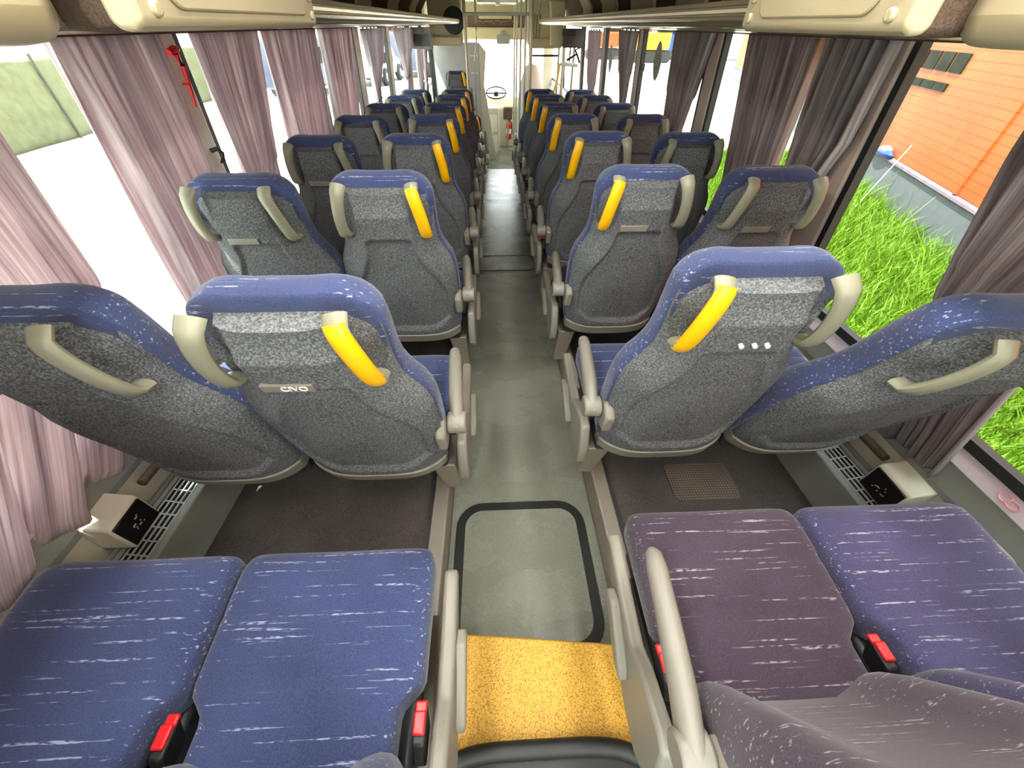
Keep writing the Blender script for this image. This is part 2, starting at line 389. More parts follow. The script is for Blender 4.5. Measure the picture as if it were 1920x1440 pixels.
# added fill light: unseen glowing strips on the ceiling, brightening the nearest seats
for s, side in ((-1, 'left'), (1, 'right')):
    for k in range(2):
        y = -.75+1.25*k
        t = thing('ceiling_fill_strip', '%s added ceiling fill strip above the %s edge of the aisle' % (('rearmost', 'second')[k], side), 'lamp', (s*.45, y, 1.85), 'added fill strips above the %s edge of the aisle' % side)
        MB().box(-.06, .06, -.5, .5, -.03, 0).build('housing', 'creamlt', t, bevel=.01)
        MB().box(-.045, .045, -.48, .48, -.036, -.029).build('fill_emitter', 'lamp', t, smooth=False)

# ================================================================ SEATS
WT = [(0, .192), (.04, .203), (.12, .210), (.25, .213), (.34, .213), (.39, .203), (.43, .183), (.465, .168), (.52, .163), (.60, .166), (.632, .164), (.655, .153), (.672, .132), (.683, .106)]
def hw(t): return lerp(WT, t)
HZ = .285
def back_cushion_mb():
    mb = MB(); R = []; ts = [i*.0205 for i in range(31)]+[.628, .638, .648, .658, .667, .675, .680, .683]; ts = sorted(set(ts))
    for t in ts:
        w = hw(t); top = max(0, (t-.622)/.061); k = math.sqrt(max(0, 1-top**2.4))
        fr = lerp([(0, .058), (.12, .066), (.27, .060), (.40, .058), (.54, .068), (.65, .066)], t)*(.35+.65*k)
        bk = .016*(.3+.7*k); ring = []
        for i in range(40):
            a = 2*PI*i/40; c, s_ = math.cos(a), math.sin(a)
            x = w*math.copysign(abs(c)**.55, c); d = math.copysign(abs(s_)**.7, s_)
            y = d*fr if d > 0 else d*bk
            if d > 0: y += lerp([(0, .045), (.08, .062), (.28, .055), (.42, .02), (.69, .012)], t)*sm((abs(x)/w-.30)/.62)*d  # side bolsters
            ring.append((x, y+.012, t))
        R.append(ring)
    return mb.rings(R)
def shw(t): return hw(t)-.006-.035*sm((t-.605)/.05)**2
def shell_depth(u, t):
    """how far the hard back stands out to the rear at u in -1..1, t up the back"""
    w = shw(t)
    d = .056*(1-abs(u)**3.6)
    if t > .60: d *= 1-.38*sm((t-.57)/.075)
    x = abs(u)*w
    # pressed-in lower panel with rounded shoulders
    edge = .168-.085*sm((t-.24)/.24)
    inn = sm((edge-x)/.014)*sm((.508-.02*sm((x-.05)/.06)-t)/.012)*sm((t-.055-.05*sm((x-.09)/.08))/.02)
    d -= .013*inn
    # hollows behind the two grab handles
    e = ((x-.124)/.036)**2+((t-.592)/.088)**2
    d -= .028*sm((1.15-e)/.6)
    return d
def back_shell_mb():
    mb = MB(); R = []; nt = 76
    for j in range(nt+1):
        t = .012+.640*j/nt; w = shw(t); ring = []
        for i in range(61):
            u = -1+2*i/60; ring.append((u*w, -.012-shell_depth(u, t), t))
        ring.append((w*.98, .02, t)); ring.append((-w*.98, .02, t)); R.append(ring)
    return mb.rings(R)
def handle_path(sx, p0, p1, n=16, out=0):
    P = []
    for i in range(n+1):
        q = p0+(p1-p0)*i/n; t = .680-.165*q
        y = -.036-.034*math.sin(PI*min(1, max(0, q)))**.30
        x = sx*(.108+.024*q+.006*math.sin(PI*q))
        P.append((x, y-out, t))
    return P
def add_handle(root, piv, sx, yellow):
    P = handle_path(sx, 0, 1); n = len(P)-1
    rx = [.0185+.004*abs(2*i/n-1)**3 for i in range(n+1)]
    h = MB().tube(P, rx, 14, ry=[.0115]*(n+1), ref=(0, 1, 0)).build('grab_handle', 'handle', root, loc=piv[0], rot=piv[1])
    if yellow:
        Q = handle_path(sx, .022, .975, 16, .0012); g = MB().tube(Q, .0202, 14, ry=.0132, ref=(0, 1, 0)).build('yellow_grip', 'yellow', h)
        g['label'] = 'bright yellow grip'
    return h
def cushion_mb():
    mb = MB(); R = []; y0, y1 = -.02, .40; N = 44
    ys = [y0]+[y0+(y1-y0)*k/30 for k in range(31)][1:-1]+[y1-.006, y1-.002, y1]
    for y in sorted(set(ys)):
        e = max(0, (y-(y1-.05))/.05); k = math.sqrt(max(0, 1-e**2.2))
        w = .207-.038*(1-sm((y-.11)/.05))-.02*(1-k)
        zt = .375+.012*sm((y-.15)/.2) - .035*(1-k); zb = .270+.03*(1-k)
        for yc in (.165, .275): zt -= .004*math.exp(-((y-yc)/.008)**2)
        ring = []
        for i in range(N):
            a = 2*PI*i/N; c, s_ = math.cos(a), math.sin(a)
            x = w*math.copysign(abs(c)**.4, c); v = math.copysign(abs(s_)**.4, s_)
            z = (zt+zb)/2+v*(zt-zb)/2
            if v > 0: z -= .007*(1-(x/w)**2)*(v)
            ring.append((x, y, z))
        R.append(ring)
    return mb.rings(R)
RECL = math.radians(11)
def make_seat(side, aisle, fabric):
    """side -1 left of the aisle, +1 right. Origin on the podium under the hinge; ax points to the aisle"""
    ax = -side
    root = bpy.data.objects.new('bus_seat', None); COL.objects.link(root); root.empty_display_size = .1
    piv = ((0, 0, HZ), (RECL, 0, 0))
    back_cushion_mb().build('back_cushion', fabric, root, loc=piv[0], rot=piv[1])
    back_shell_mb().build('back_shell', 'shell', root, loc=piv[0], rot=piv[1], angle=60)
    # pale plastic strip along the foot of the back
    mb = MB(); R = []
    for i in range(29):
        u = -1+2*i/28; x = u*.196; d = .012+.052*(1-abs(u)**4)
        R.append([(x, -d-.008, .034-.006*(1-u*u)), (x, -d-.004, -.012-.006*(1-u*u)), (x, .02, -.02), (x, .02, .03)])
    mb.rings(R).build('foot_trim', 'plastic', root, loc=piv[0], rot=piv[1], bevel=.003)
    add_handle(root, piv, ax, aisle); add_handle(root, piv, -ax, False)
    cushion_mb().build('seat_cushion', fabric, root)
    MB().box(-.19, .19, .0, .36, .215, .275).build('seat_pan', 'frame', root, bevel=.01)
    MB().box(-.205, .205, .08, .12, .17, .215).box(-.205, .205, .26, .30, .17, .215).build('cross_beam', 'frame', root, bevel=.004)
    # buckle in the gap at the aisle-side rear corner of the cushion
    bx = ax*(.213 if aisle else .226)
    b = MB().box(bx-.011, bx+.011, .06, .115, .325, .372, lambda p: (p[0], p[1]+(p[2]-.36)*.5, p[2])).build('seat_belt_buckle', 'black', root, bevel=.004)
    rb = MB().box(bx-.010, bx+.010, .078, .110, .372, .380).box(bx-.010, bx+.010, .106, .124, .366, .374).build('release_button', 'red', b, bevel=.003); rb['label'] = 'red release button'
    if aisle:
        X = lambda v: ax*v
        poly = [(-.05, .225), (-.015, .185), (.06, .18), (.14, .205), (.24, .275), (.345, .345), (.35, .362), (.325, .368), (.22, .345), (.13, .335), (.09, .36), (.0, .385), (-.03, .375), (-.055, .30)]
        c = MB().prism(poly, X(.232), X(.262), 'x').build('side_cover', 'plastic', root, bevel=.010, seg=3)
        lp = [(.085, .262), (.12, .25), (.235, .305), (.245, .325), (.21, .335), (.10, .285)]
        MB().prism(lp, X(.260), X(.282), 'x').build('recline_lever', 'plastic', c, bevel=.006)
        # armrest: bar rising slightly forward from a pivot boss on the back frame
        P = [(0, -.02, -.008), (0, .005, .005), (X(-.006), .07, .022), (X(-.012), .16, .032), (X(-.018), .245, .036), (X(-.02), .27, .034), (X(-.021), .28, .031)]
        a = MB().tube(P, [.013, .0195, .021, .020, .019, .016, .008], 14, ry=[.022, .030, .026, .021, .018, .014, .007], ref=(0, 0, 1)).build('armrest', 'plastic', root, loc=(X(.244), -.03, .468))
        MB().cyl((0, 0, 0), .030, .05, 'x').build('pivot_cap', 'plastic', a, bevel=.005)
        MB().prism([(-.08, .41), (-.03, .40), (-.01, .48), (-.055, .505), (-.095, .48)], X(.190), X(.218), 'x').build('armrest_bracket', 'plastic', root, bevel=.008)
        # leg standing on the podium edge, widening upwards
        MB().add([(X(x), y, z) for x, y, z in ((.16, .06, 0), (.215, .06, 0), (.215, .20, 0), (.16, .20, 0), (.135, .0, .225), (.215, .0, .225), (.215, .30, .225), (.135, .30, .225))],
                 [(3, 2, 1, 0), (4, 5, 6, 7), (0, 1, 5, 4), (1, 2, 6, 5), (2, 3, 7, 6), (3, 0, 4, 7)]).build('leg', 'legm', root, bevel=.006)
    else:
        MB().box(-ax*.175, -ax*.225, .06, .30, .17, .215).build('wall_bracket', 'frame', root, bevel=.005)
        MB().prism(rrect(.24, .40, .30, .345, .02), -ax*.208, -ax*.232, 'x').build('side_cap', 'plastic', root, bevel=.004)
    return root
def copy_tree(o, parent=None):
    c = o.copy(); COL.objects.link(c); c.parent = parent
    for ch in list(o.children): copy_tree(ch, c)
    return c
PROTO = {}
def seat(side, aisle, x, y, z, recl, label, group, fabric='blue', rz=0):
    key = (side, aisle, fabric)
    if key not in PROTO:
        o = make_seat(side, aisle, fabric); PROTO[key] = o
    else: o = copy_tree(PROTO[key])
    o.location = (x, y, z); o.rotation_euler = (0, 0, rz)
    for ch in o.children:
        nm = ch.name.split('.')[0]
        if nm in ('back_cushion', 'back_shell', 'foot_trim', 'grab_handle', 'badge'): ch.rotation_euler = (math.radians(recl), 0, 0)
    tag(o, label, 'seat', group)
    return o
ORD = ['last', 'second', 'third', 'fourth', 'fifth', 'sixth', 'seventh', 'eighth']
SEATS = {}
for side, sn, y0, pit, xa, xwn in ((-1, 'left', -.006, .736, -.438, -.868), (1, 'right', .06, .720, .430, .860)):
    for r in range(8):
        y = y0+pit*r
        for aisle in (True, False):
            rec = (15 if side < 0 and r == 1 else 13.5 if side < 0 else 12.3) + (0 if aisle else 1.2)
            if (side, r, aisle) == (1, 1, False): rec = 24
            x = xa if aisle else xwn
            where = ORD[r]+(' row' if r == 0 else ' row from the rear')
            if aisle: lab = 'seat with yellow grip by the aisle, %s, %s side' % (where, sn)
            else: lab = 'seat with plain grey grips by the window, %s, %s side' % (where, sn)
            if r == 0: lab = 'nearest seat with %s cushion, %s side, by the %s' % ('blue' if side < 0 else 'orange-light tinted dark blue' if aisle else 'faintly orange-light tinted blue', sn, 'aisle' if aisle else 'window')
            if r == 0: rec = 17
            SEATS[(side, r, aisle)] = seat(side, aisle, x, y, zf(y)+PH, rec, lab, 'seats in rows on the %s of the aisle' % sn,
                                          ('blue_orange_lit' if aisle else 'blue_faint_orange_lit') if side > 0 and r == 0 else 'blue')
for key in ((1, 0, True), (1, 0, False)):
    for ch in SEATS[key].children:
        if abs(ch.rotation_euler.x) > .01: ch.location.y -= .02
for key in ((-1, 0, True), (-1, 0, False)):
    for ch in SEATS[key].children:
        if abs(ch.rotation_euler.x) > .01: ch.location.y -= .022
        if ch.name.startswith('armrest') and 'bracket' not in ch.name: ch.rotation_euler = (math.radians(78), 0, 0)   # folded up
# lower seats ahead of the raised part
for k, (x, y, z, lab) in enumerate(((-.43, 6.42, LOW, 'low set seat by the left aisle, first one beyond the raised rows'),
                                    (-.41, 7.1, LOW, 'low set seat by the left aisle, second one beyond the raised rows'))):
    seat(-1, True, x, y, z, 9, lab, 'low seats at the front')
MB().box(-.86, -.38, 7.62, 8.3, LOW, -.16).build('wheel_box', 'greyp', bevel=.03)
tag(bpy.data.objects['wheel_box'], 'grey raised plinth carrying the highest front seat', 'plinth')
seat(-1, True, -.62, 7.85, -.155, 9, 'pale grey backed raised seat in front of the grey partition', 'raised seat at the front')

# badges and screws on the backs
def on_back(root, name, mat, mb, recl):
    sh = [c for c in root.children if c.name.startswith('back_shell')][0]
    recl = math.degrees(sh.rotation_euler.x)
    return mb.build(name, mat, root, loc=(0, 0, HZ), rot=(math.radians(recl), 0, 0), bevel=.0015)
for key, txt in (((-1, 1, True), 'CIVO'), ((-1, 2, False), None), ((1, 2, True), None), ((1, 2, False), None), ((-1, 3, False), None)):
    r = SEATS[key]; t = .522; yb = -.012-shell_depth(0, t)
    rc = 11.5 if not key[2] else 11
    b = on_back(r, 'maker_plate', 'plastic', MB().box(-.075, .02, yb-.004, yb+.012, t-.011, t+.011), rc)
    b['label'] = 'small pale plastic plate'
    if txt:
        cu = bpy.data.curves.new('t', 'FONT'); cu.body = txt; cu.size = .021; cu.extrude = .0012; cu.align_x = 'CENTER'; cu.align_y = 'CENTER'
        to = bpy.data.objects.new('t', cu); COL.objects.link(to)
        me = bpy.data.meshes.new_from_object(to); bpy.data.objects.remove(to)
        lt = bpy.data.objects.new('embossed_letters', me); COL.objects.link(lt); me.materials.clear(); me.materials.append(M['white'])
        lt.parent = b; lt.location = (-.015, yb-.0045, t); lt.rotation_euler = (PI/2, 0, 0)
r = SEATS[(1, 1, True)]; yb = -.012-shell_depth(.2, .537)
for k, x in enumerate((-.02, .008, .034)):
    o = on_back(r, 'screw', 'white', MB().cyl((x, yb-.003, .537), .005, .012, 'y', 12), 11); o['label'] = 'white screw head'

# ================================================================ HEATERS, SOCKETS, MAT
for s, sn in ((-1, 'left'), (1, 'right')):
    t = thing('floor_heater', 'long grey convector heater with grille along the %s wall' % sn, 'heater')
    def sl(p): return (s*p[0], p[1], zf(p[1])+PH+p[2])
    prof = [(1.035, 0), (1.048, .155), (1.065, .16), (1.075, .16), (1.075, 0)]
    mb = MB(); R = [[sl((x, y, z)) for x, z in prof] for y in (-.3, 3.0, 5.9)]; mb.rings(R).build('casing', 'greyp', t, bevel=.004)
    mb = MB(); R = [[sl((x, y, z)) for x, z in ((1.06, .0), (1.06, .13), (1.16, .18), (1.16, .0))] for y in (-.3, 3.0, 5.9)]
    mb.rings(R).build('fin_core', 'black', t, smooth=False)
    mb = MB()
    for k in range(5):
        q = k/4; x = 1.068+.05*q; z = .158+.018*q
        mb.rings([[sl((x+a, y, z+b)) for a, b in ((-.0018, 0), (.0018, 0), (.0018, .004), (-.0018, .004))] for y in (-.3, 2, 5.9)])
    y = -.3
    while y < 5.9:
        mb.rings([[sl((x, y+a, z+b)) for a, b in ((-.0018, 0), (.0018, 0), (.0018, .004), (-.0018, .004))] for x, z in ((1.066, .157), (1.12, .176))]); y += .042
    mb.build('grille', 'lightgrey', t, smooth=False)
    mb = MB()
    for x, z in ((1.127, .185), (1.140, .19)): mb.tube([sl((x, y, z)) for y in (-.3, 3, 5.9)], .007, 8)
    mb.build('rail', 'greyp', t)
    MB().tube([sl((1.148, y, .255)) for y in (.68, 3, 5.9)], .013, 10).build('pipe', 'brown', t)
    # heater control box with a black face
    b = thing('socket_box', 'cream wall box with black socket face near the %s window, above the heater' % sn, 'socket box', (0, 0, 0))
    y0, y1, dz_ = (.53, .648, 0) if s > 0 else (.503, .612, .025)
    pr = [(s*x, z+dz_) for x, z in ((1.166, .275), (1.078, .275), (1.090, .362), (1.098, .370), (1.166, .385))]
    MB().prism(pr, y0, y1, 'y').build('housing', 'creamlt', b, bevel=.006)
    MB().prism([(s*x, z+dz_) for x, z in ((1.084, .279), (1.0745, .279), (1.0855, .360), (1.092, .360))], y0+.006, y1-.006, 'y').build('socket_face', 'socket', b, bevel=.002)
    mb = MB()
    for k in range(9):
        yy = y0+.035+rnd.random()*.045; q = .3+rnd.random()*.4
        x = s*(1.0745+.011*q-.0003); z = .279+.081*q+dz_
        mb.box(x-.001, x+.001, yy, yy+(.003 if k % 3 else .009), z, z+.003)
    mb.build('markings', 'lightgrey', b, smooth=False)
tag(MB().prism([(x, y) for x, y in rrect(.555, .80, .70, .86, .025)], zf(.78)+PH+.001, zf(.78)+PH+.006, 'z').build('foot_mat', 'ribmat'), 'ribbed rubber patch on the dark floor behind the second right seat row', 'mat')
# pink scribble rings on the right sill
mb = MB()
for (cy, cz, a, b) in ((.458, .487, .013, .010), (.436, .484, .014, .008)):
    P = [(1.1905-.0+((cz+b*math.sin(q*PI/12))-.487)*.59, cy+a*math.cos(q*PI/12), cz+b*math.sin(q*PI/12)) for q in range(25)]
    mb.tube(P, .0022, 6, cap=False)
tag(mb.build('ink_scribble', 'pink'), 'two pink scribbled rings on the right window sill', 'scribble')

# ================================================================ CURTAINS
def curtain(side, top, bot, ztop, zbot, folds, amp, label, mat='curtain', tie=None, shape=None, seed=0):
    """top/bot = (near y, far y); shape: list of (z, near, far) rows overriding the straight edges"""
    rr = random.Random(seed); ph = [rr.random()*6.28 for _ in range(4)]
    rows = shape or [(ztop, *top), (zbot, *bot)]
    if tie:
        zt, ty, tw = tie
        rows = [(ztop, *top), (zt+.25, (top[0]*.55+(ty-tw)*.45), (top[1]*.55+(ty+tw)*.45)), (zt+.07, ty-tw*1.5, ty+tw*1.5), (zt, ty-tw, ty+tw), (zt-.08, ty-tw*1.6, ty+tw*1.6), (zbot, *bot)]
    rows = sorted(rows)
    nu = max(40, folds*14); nv = 40
    la = [(r[0], r[1]) for r in rows]; lb = [(r[0], r[2]) for r in rows]
    w0 = top[1]-top[0]
    def fn(u, v):
        z = zbot+(ztop-zbot)*v; a = lerp(la, z); b = lerp(lb, z)
        comp = max(.25, min(1.2, (b-a)/max(.05, w0)))
        uu = u+.012*math.sin(7*u+ph[0]+2*v)
        y = a+(b-a)*uu
        f = math.sin(2*PI*folds*uu+ph[1]+.5*math.sin(3*v+ph[2]))+.35*math.sin(2*PI*folds*2.3*uu+ph[3]+1.5*v)
        zz = z + (0 if v > .02 else .012*math.sin(2*PI*folds*.7*u+ph[0]))
        am = amp*(1.15 if comp > .6 else .8)
        return (side*(xw(z)-.060+am*f*.95), y, zz)
    t = thing('window_curtain', label, 'curtain', (0, 0, 0), 'striped window curtains')
    dr = MB().grid(nu, nv, fn).build('drape', mat, t, angle=180, solid=.003)
    uvl = dr.data.uv_layers.new(name='UVMap'); W1 = nu+1
    for lp in dr.data.loops:
        i = lp.vertex_index; uvl.data[lp.index].uv = ((i % W1)/nu*(w0*1.35)+seed*3.3, (i//W1)/nv*(ztop-zbot))
    k = max(3, int((top[1]-top[0])/.12)); g0 = None
    for i in range(k):
        y = top[0]+(top[1]-top[0])*(i+.5)/k
        MB().box(side*(xw(ztop)-.062), side*(xw(ztop)-.050), y-.008, y+.008, ztop-.006, ztop+.014).build('glider', 'black', t, smooth=False)
    if tie:
        zt, ty, tw = tie; x = xw(zt)-.056
        P = [(side*(x+.034*math.sin(q*PI/10)), ty+(tw+.012)*math.cos(q*PI/10), zt+.012*math.cos(q*PI/10)) for q in range(21)]
        MB().tube(P, .006, 6, cap=False).build('tie_band', 'curtain_grey', t)
    return t
L, Rr = -1, 1
curtain(L, (-.55, .985), (-.7, .72), 1.325, .43, 9, .026, 'mauve striped curtain nearest the camera on the left wall', shape=[(1.33, -.55, 1.0), (.86, -.6, .965), (.55, -.7, .76), (.42, -.7, .66)], seed=1)
curtain(L, (1.25, 1.61), (1.22, 1.60), 1.325, .44, 6, .026, 'mauve striped curtain just before the white pillar on the left', seed=2)
curtain(L, (1.80, 2.36), (1.80, 2.10), 1.325, .44, 7, .024, 'mauve striped curtain just beyond the white pillar on the left', seed=3, shape=[(1.325, 1.825, 2.36), (.85, 1.835, 2.16), (.44, 1.83, 2.05)])
curtain(L, (2.42, 3.06), (2.40, 2.80), 1.325, .44, 7, .024, 'mauve striped left curtain, third from the far pillar group, between two bright gaps', seed=4, shape=[(1.325, 2.42, 3.06), (.85, 2.40, 2.92), (.44, 2.4, 2.8)])
curtain(L, (3.22, 3.86), (3.18, 3.62), 1.325, .44, 7, .022, 'plain pinkish left curtain beside the bright window with parked vans', seed=5)
curtain(L, (4.26, 5.1), (4.2, 4.7), 1.315, .35, 6, .022, 'left curtain gathered by a tie, just past the dark pillar', mat='curtain_backlit', tie=(.83, 4.52, .07), seed=6)
curtain(L, (5.75, 7.1), (5.7, 6.6), 1.31, .3, 7, .022, 'second tied grey mauve curtain along the left windows', mat='curtain_backlit', tie=(.86, 6.3, .10), seed=7)
curtain(L, (7.25, 7.8), (7.25, 7.75), 1.30, .25, 5, .02, 'backlit toned tied curtain under the folding screen on the left', mat='curtain_backlit', tie=(.62, 7.5, .08), seed=8)
curtain(L, (7.82, 8.45), (7.9, 8.4), 1.30, .25, 6, .02, 'farthest left curtain against the grey partition', mat='curtain_backlit', tie=(.66, 8.15, .10), seed=9)
curtain(Rr, (.35, .965), (.56, .75), 1.325, .415, 7, .026, 'dark striped curtain nearest the camera on the right wall', mat='curtain_grey', shape=[(1.325, .30, .975), (1.13, .42, .96), (.82, .61, .905), (.5, .575, .755), (.41, .565, .735)], seed=11)
curtain(Rr, (1.455, 1.70), (1.5, 1.64), 1.325, .44, 5, .026, 'grey curtain drawn against the beige pillar by the orange building', mat='curtain_grey', shape=[(1.325, 1.435, 1.72), (1.06, 1.45, 1.72), (.93, 1.50, 1.71), (.80, 1.565, 1.69), (.60, 1.60, 1.69), (.44, 1.59, 1.70)], seed=12)
curtain(Rr, (1.81, 2.29), (1.84, 2.12), 1.325, .44, 7, .024, 'wide dark mauve curtain between two bright gaps on the right', mat='curtain_grey', shape=[(1.325, 1.775, 2.29), (.82, 1.80, 2.18), (.44, 1.80, 2.1)], seed=13)
curtain(Rr, (2.72, 3.39), (2.85, 3.3), 1.325, .44, 7, .024, 'gathered dark curtain before the window showing the parked trailer', mat='curtain_grey', shape=[(1.325, 2.70, 3.25), (.86, 2.88, 3.20), (.44, 2.86, 3.16)], seed=14)
curtain(Rr, (4.16, 4.70), (4.2, 4.5), 1.315, .4, 5, .022, 'tied grey curtain between the two windows with oval stickers', mat='curtain_grey', tie=(.80, 4.36, .06), seed=15)
curtain(Rr, (5.56, 6.15), (5.6, 6.0), 1.30, .35, 5, .022, 'pinkish curtain farthest forward on the right wall', tie=(.62, 5.85, .08), seed=16)
# curtain rails
for s, sn in ((-1, 'left'), (1, 'right')):
    tag(MB().box(s*1.107, s*1.127, -1.2, 8.5 if s < 0 else 6.5, 1.338, 1.356).build('curtain_rail', 'brown', bevel=.003), 'brown curtain rail under the %s luggage rack' % sn, 'rail')
# red hammer and hook on the white left pillar
h = thing('emergency_hammer', 'red emergency hammer hanging on the white left pillar', 'hammer', (-1.118, 1.70, 1.16))
MB().tube([(0, .0, -.03), (0.004, .012, .03), (.006, .02, .08), (.004, .014, .11)], [.004, .006, .008, .010], 10).build('handle', 'red', h)
MB().tube([(0, -.012, .115), (0.003, .018, .122), (.003, .042, .124)], [.009, .012, .006], 10).build('hammer_head', 'red', h)
MB().tube([(-.005, -.01, .035), (.012, .005, .035), (-.002, .03, .037)], .003, 6).build('clip', 'red', h)
tag(MB().tube([(-1.138, 1.70, .995), (-1.118, 1.71, 1.0), (-1.108, 1.715, .985), (-1.108, 1.705, .965), (-1.112, 1.69, .958)], [.008, .008, .009, .008, .004], 8).build('curtain_hook', 'black'), 'small black hook low on the white left pillar', 'hook')

# ================================================================ LUGGAGE RACKS AND OVERHEAD
for s, sn, ye in ((-1, 'left', 8.2), (1, 'right', 6.6)):
    t = thing('luggage_rack', 'long ribbed bronze luggage rack above the %s seats' % sn, 'rack')
    def loft(prof, ya, yb): return MB().rings([[(s*x, y, z) for x, z in prof] for y in (ya, (ya+yb)/2, yb)])
    nose = [(.548, 1.358), (.540, 1.360), (.538, 1.366), (.545, 1.369), (.545, 1.372), (.537, 1.374), (.536, 1.381), (.544, 1.383), (.544, 1.386), (.538, 1.388), (.541, 1.395), (.560, 1.399), (.585, 1.398), (.585, 1.378), (.60, 1.372), (.60, 1.352), (.585, 1.344), (.575, 1.346), (.570, 1.352), (.562, 1.352), (.557, 1.350), (.552, 1.353)]
    loft(nose, .85, ye).build('front_profile', 'alu', t, angle=30)
    und = [(.60, 1.372), (.60, 1.350), (.615, 1.346), (.64, 1.348), (.648, 1.354), (.665, 1.354), (.675, 1.347), (.71, 1.346), (.716, 1.352), (.735, 1.352), (.742, 1.344), (.80, 1.342), (.806, 1.350), (.825, 1.350), (.832, 1.340), (.93, 1.337), (.935, 1.345), (.955, 1.345), (.96, 1.334), (1.06, 1.326), (1.06, 1.38)]
    loft(und, .85, ye).build('underside', 'alu', t, angle=30)
    loft([(1.06, 1.322), (1.13, 1.330), (1.16, 1.345), (1.16, 1.40), (1.06, 1.40)], 1.0, ye).build('light_cove', 'brown', t)
    loft([(.585, 1.378), (1.13, 1.385), (1.13, 1.40), (.585, 1.394)], .85, ye).build('floor_panel', 'brown', t, smooth=False)
    MB().prism([(s*.54, 1.345), (s*.54, 1.395), (s*.60, 1.40), (s*1.1, 1.40), (s*1.1, 1.335), (s*.6, 1.342)], ye, ye+.02, 'y').build('end_cap', 'brown' if s < 0 else 'cream', t, bevel=.006)
    # cove lined with padded cream strips on brown
    d = thing('overhead_duct', 'cream padded brown duct above the %s luggage rack' % sn, 'duct')
    def cove(e): return [(s*(1.12-e), 1.41), (s*(1.10-e), 1.50), (s*(1.02-e), 1.60), (s*(.92-e*.7), 1.68), (s*(.86-e*.5), 1.76), (s*(.88), 1.80), (s*1.14, 1.80), (s*1.14, 1.41)]
    MB().rings([[(x, y, z) for x, z in cove(0)] for y in (-.3, 4, 8.2)]).build('lining', 'brown', d, angle=60)
    pads = [(.9, 1.9), (2.05, 2.7), (2.9, 3.35), (3.8, 4.4), (4.9, 5.5), (6.1, 6.6)] if s > 0 else [(.9, 1.9), (2.0, 2.6), (2.75, 3.4), (4.2, 4.7), (5.5, 6.0), (6.9, 7.4)]
    for a, b in pads:
        MB().rings([[(x, y, z) for x, z in cove(.022)] for y in (a, (a+b)/2, b)]).build('pad', 'cream', d, bevel=.012, angle=60)
    # service panel hung on the rack's front edge close to the camera
    y0, y1 = (.69, 1.37) if s < 0 else (.73, 1.225)
    p = thing('service_panel', 'cream service panel with round bolt caps under the %s rack' % sn, 'panel', (s*.53, 0, 0))
    prof = [(-.012, 1.349), (.002, 1.340), (.02, 1.340), (.03, 1.349), (.03, 1.56), (.05, 1.62), (.02, 1.62), (-.012, 1.55)]
    MB().rings([[(s*x, y, z) for x, z in prof] for y in (y0, y1)]).build('plate', 'cream', p, bevel=.014, seg=3)
    MB().prism(rrect(y0+.07, y1-.07, 1.362, 1.56, .03), -s*.0125, -s*.018, 'x').build('raised_field', 'cream', p, bevel=.005, seg=2)
    for yy in (y0+.035, y1-.035):
        for zz in (1.363, 1.395): MB().cyl((-s*.014, yy, zz), .009, .010, 'x', 20).build('bolt_cap', 'cream', p, bevel=.003)
    # big moulded casing nearest the camera
    c = thing('rear_casing', 'bulging cream moulded casing in the upper %s corner' % sn, 'casing', (0, 0, 0))
    cy = .02 if s < 0 else .075
    MB().prism([(s*.60, -.6), (s*.60, .63+cy), (s*.64, .70+cy), (s*.80, .85+cy), (s*1.165, 1.18+cy), (s*1.165, -.6)], 1.328, 1.62, 'z').build('body', 'cream', c, bevel=.035, seg=5)
    MB().prism([(s*.565, .80), (s*.63, .755), (s*.80, .90), (s*1.14, 1.235), (s*1.14, 1.42), (s*.565, 1.26)], 1.338, 1.43, 'z').build('lining', 'brown', c, bevel=.012)

# ================================================================ FRONT OF THE BUS
# front wall: dash, pillars, header; windscreen between
struct(MB().box(-1.2, 1.2, YF-.05, YF+.1, LOW, .15).build('wall_front', 'creamlt', bevel=.02))
struct(MB().box(-1.2, 1.2, YF-.25, YF+.1, 1.12, 1.30).build('trim', 'cream', bevel=.03))
struct(MB().box(-1.2, 1.2, YF-.07, YF+.1, 1.28, 1.86).build('wall_front', 'cream', bevel=.02))
struct(MB().box(-1.2, -.95, YF-.1, YF+.1, .15, 1.12).box(1.0, 1.2, YF-.1, YF+.1, .15, 1.12).build('trim', 'creamlt', bevel=.02))
struct(MB().box(-.95, 1.0, YF, YF+.012, .15, 1.12).build('window_40', 'clear', smooth=False))
t = thing('destination_box', 'dark open sign compartment above the windscreen', 'sign box', (0, YF-.1, 1.30))
MB().box(-.5, .62, -.06, .1, 0, .16).build('dark_housing', 'brown', t, bevel=.01)
mb = MB()
for k in range(7): mb.tube([(-.3+k*.11, -.065, .05+.05*rnd.random()), (-.26+k*.11, -.08, .09), (-.2+k*.11, -.065, .03+.08*rnd.random())], .006, 6)
mb.build('wiring', 'greyp', t)
MB().box(-.28, .35, -.085, -.06, .115, .165).build('valance', 'cream', t, bevel=.01)
t = thing('rear_view_mirror', 'grey backed interior mirror hanging at the top of the windscreen', 'mirror', (.18, YF-.3, 1.14))
MB().prism(rrect(-.13, .13, -.08, .06, .04), -.03, .03, 'y').build('mirror_housing', 'greyp', t, bevel=.012)
MB().box(-.04, .04, -.02, .02, .05, .12).build('mount', 'greyp', t, bevel=.008)
